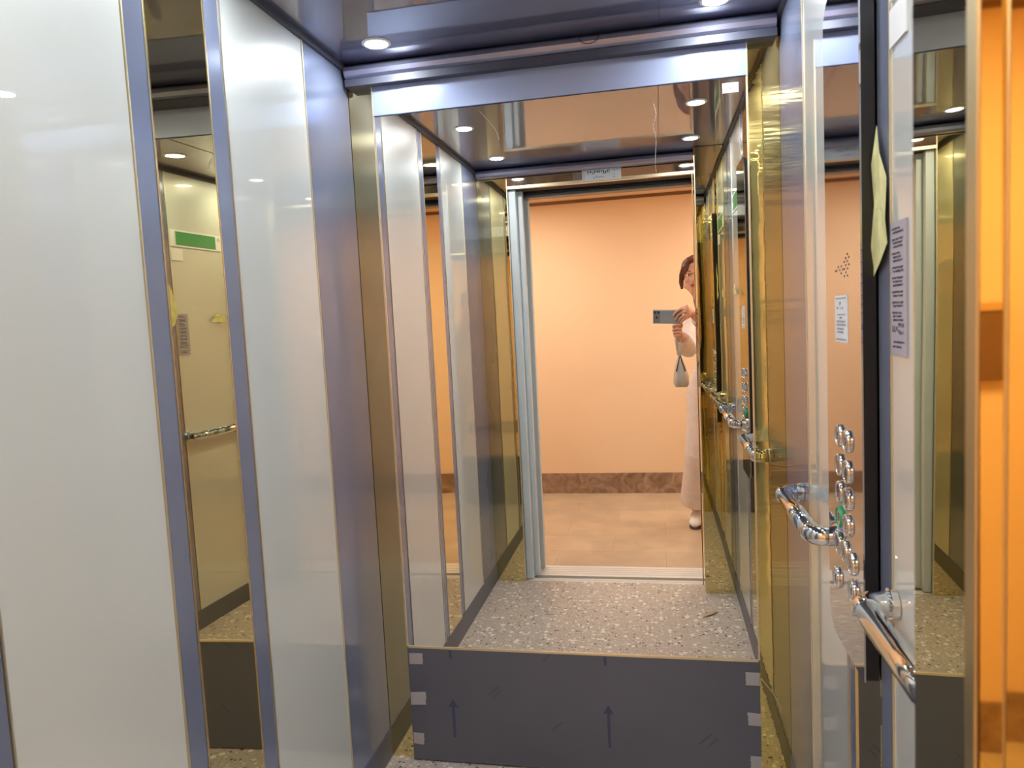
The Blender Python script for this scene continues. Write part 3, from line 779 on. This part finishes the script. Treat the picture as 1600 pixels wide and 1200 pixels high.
# blouse
bm = bmesh.new()
tors = [((.340, -.478, 1.415), (.070, .062)), ((.355, -.488, 1.385), (.120, .080)), ((.365, -.495, 1.34), (.185, .104)), ((.38, -.50, 1.25), (.175, .120)), ((.368, -.505, 1.13), (.165, .112)), ((.360, -.51, 1.03), (.175, .115)), ((.360, -.52, .93), (.195, .128))]
tube(bm, [p for p, r in tors], [r for p, r in tors], 28)
tube(bm, [(.33, -.48, 1.34), LS, LS.lerp(LE, .5), LE, LE.lerp(LW, .35), LE.lerp(LW, .72)], [.070, .066, .060, .055, .054, .044], 18)
tube(bm, [(.40, -.49, 1.34), RS, RS.lerp(RE, .5), RE, RE.lerp(RW, .35), RE.lerp(RW, .80)], [.070, .066, .060, .055, .052, .042], 18)
bl = obj('blouse', bm, M['blouse'], person, smooth=True); remeshed(bl, .006, 3)
# wide trousers
bm = bmesh.new()
tube(bm, [(.36, -.515, 1.02), (.36, -.515, .95), (.36, -.52, .86), (.36, -.52, .80)], [(.150, .108), (.176, .120), (.195, .130), (.190, .128)], 28)
for a, b_, c, s in zip(hips, knees, ank, (-1, 1)):
    e = Vector((c.x + s*.005, c.y+.02, .145))
    tube(bm, [a, a.lerp(b_, .5), b_, b_.lerp(e, .5), e], [.112, .105, .098, .096, .100], 24)
tr = obj('trousers', bm, M['trousers'], person, smooth=True); remeshed(tr, .006, 3)
# shoes
for (x, y, a) in ((.213, -.600, .15), (.50, -.67, -.1)):
    bm = bmesh.new(); rz = Matrix.Rotation(a, 3, 'Z')
    P = lambda q: Vector((x, y, 0)) + rz @ Vector(q)
    tube(bm, [P((0, -.125, .040)), P((0, -.10, .050)), P((0, -.04, .056)), P((0, .03, .046)), P((0, .09, .034)), P((0, .122, .026))], [(.018, .02), (.034, .036), (.036, .042), (.042, .032), (.040, .022), (.018, .012)], 18)
    tube(bm, [P((0, -.07, .05)), P((0, -.075, .095))], [(.036, .042), (.036, .042)], 16)
    sh = obj('shoe', bm, M['shoe'], person, smooth=True); remeshed(sh, .004, 2)
    out = []
    for k in range(24):
        t_ = 2*PI*k/24; lx = .043*math.cos(t_)*(1-.12*math.sin(t_)*-1); ly = .128*math.sin(t_); v = P((lx, ly, 0)); out.append((v.x, v.y))
    obj('sole', prism(bmesh.new(), out, 'z', .0, .014), M['sole'], sh)

# ------------------------------------------------------------------ handbag hanging from the wrist
bag = thing('handbag', 'small beige leather handbag with dark trim hanging from the wrist', 'bag', (.125, -.045, .965))
bm = bmesh.new()
secs = [(.968, .036, .085, .0), (.985, .043, .098, .0), (1.03, .041, .092, .0), (1.08, .030, .075, -.002), (1.125, .014, .050, -.004), (1.143, .006, .030, -.004)]
rings = []
for (z, rx, ry, dx) in secs:
    rings.append([bm.verts.new((.125+dx+rx*math.copysign(abs(math.cos(2*PI*k/24))**.6, math.cos(2*PI*k/24)), -.045+ry*math.copysign(abs(math.sin(2*PI*k/24))**.6, math.sin(2*PI*k/24)), z)) for k in range(24)])
for a, b_ in zip(rings, rings[1:]):
    for k in range(24): bm.faces.new((a[k], a[(k+1) % 24], b_[(k+1) % 24], b_[k]))
bm.faces.new(rings[0][::-1]); bm.faces.new(rings[-1])
obj('pouch', bm, M['bag'], bag, smooth=True)
bm = bmesh.new()
path = bez([(.098, .037, 1.058), (.112, .013, 1.110), (.122, -.014, 1.141), (.132, .013, 1.110), (.148, .037, 1.058)], 6)
tube(bm, path, .004, 8); obj('trim', bm, M['bag_trim'], bag, smooth=True)
bm = bmesh.new()
path = bez([(.116, -.045, 1.140), (.108, -.052, 1.185), (.108, -.070, 1.235), (.118, -.082, 1.290), (.130, -.070, 1.240), (.130, -.052, 1.185), (.124, -.045, 1.140)], 6)
tube(bm, path, [(.007, .002)]*len(path), 8); obj('strap', bm, M['bag'], bag, smooth=True)
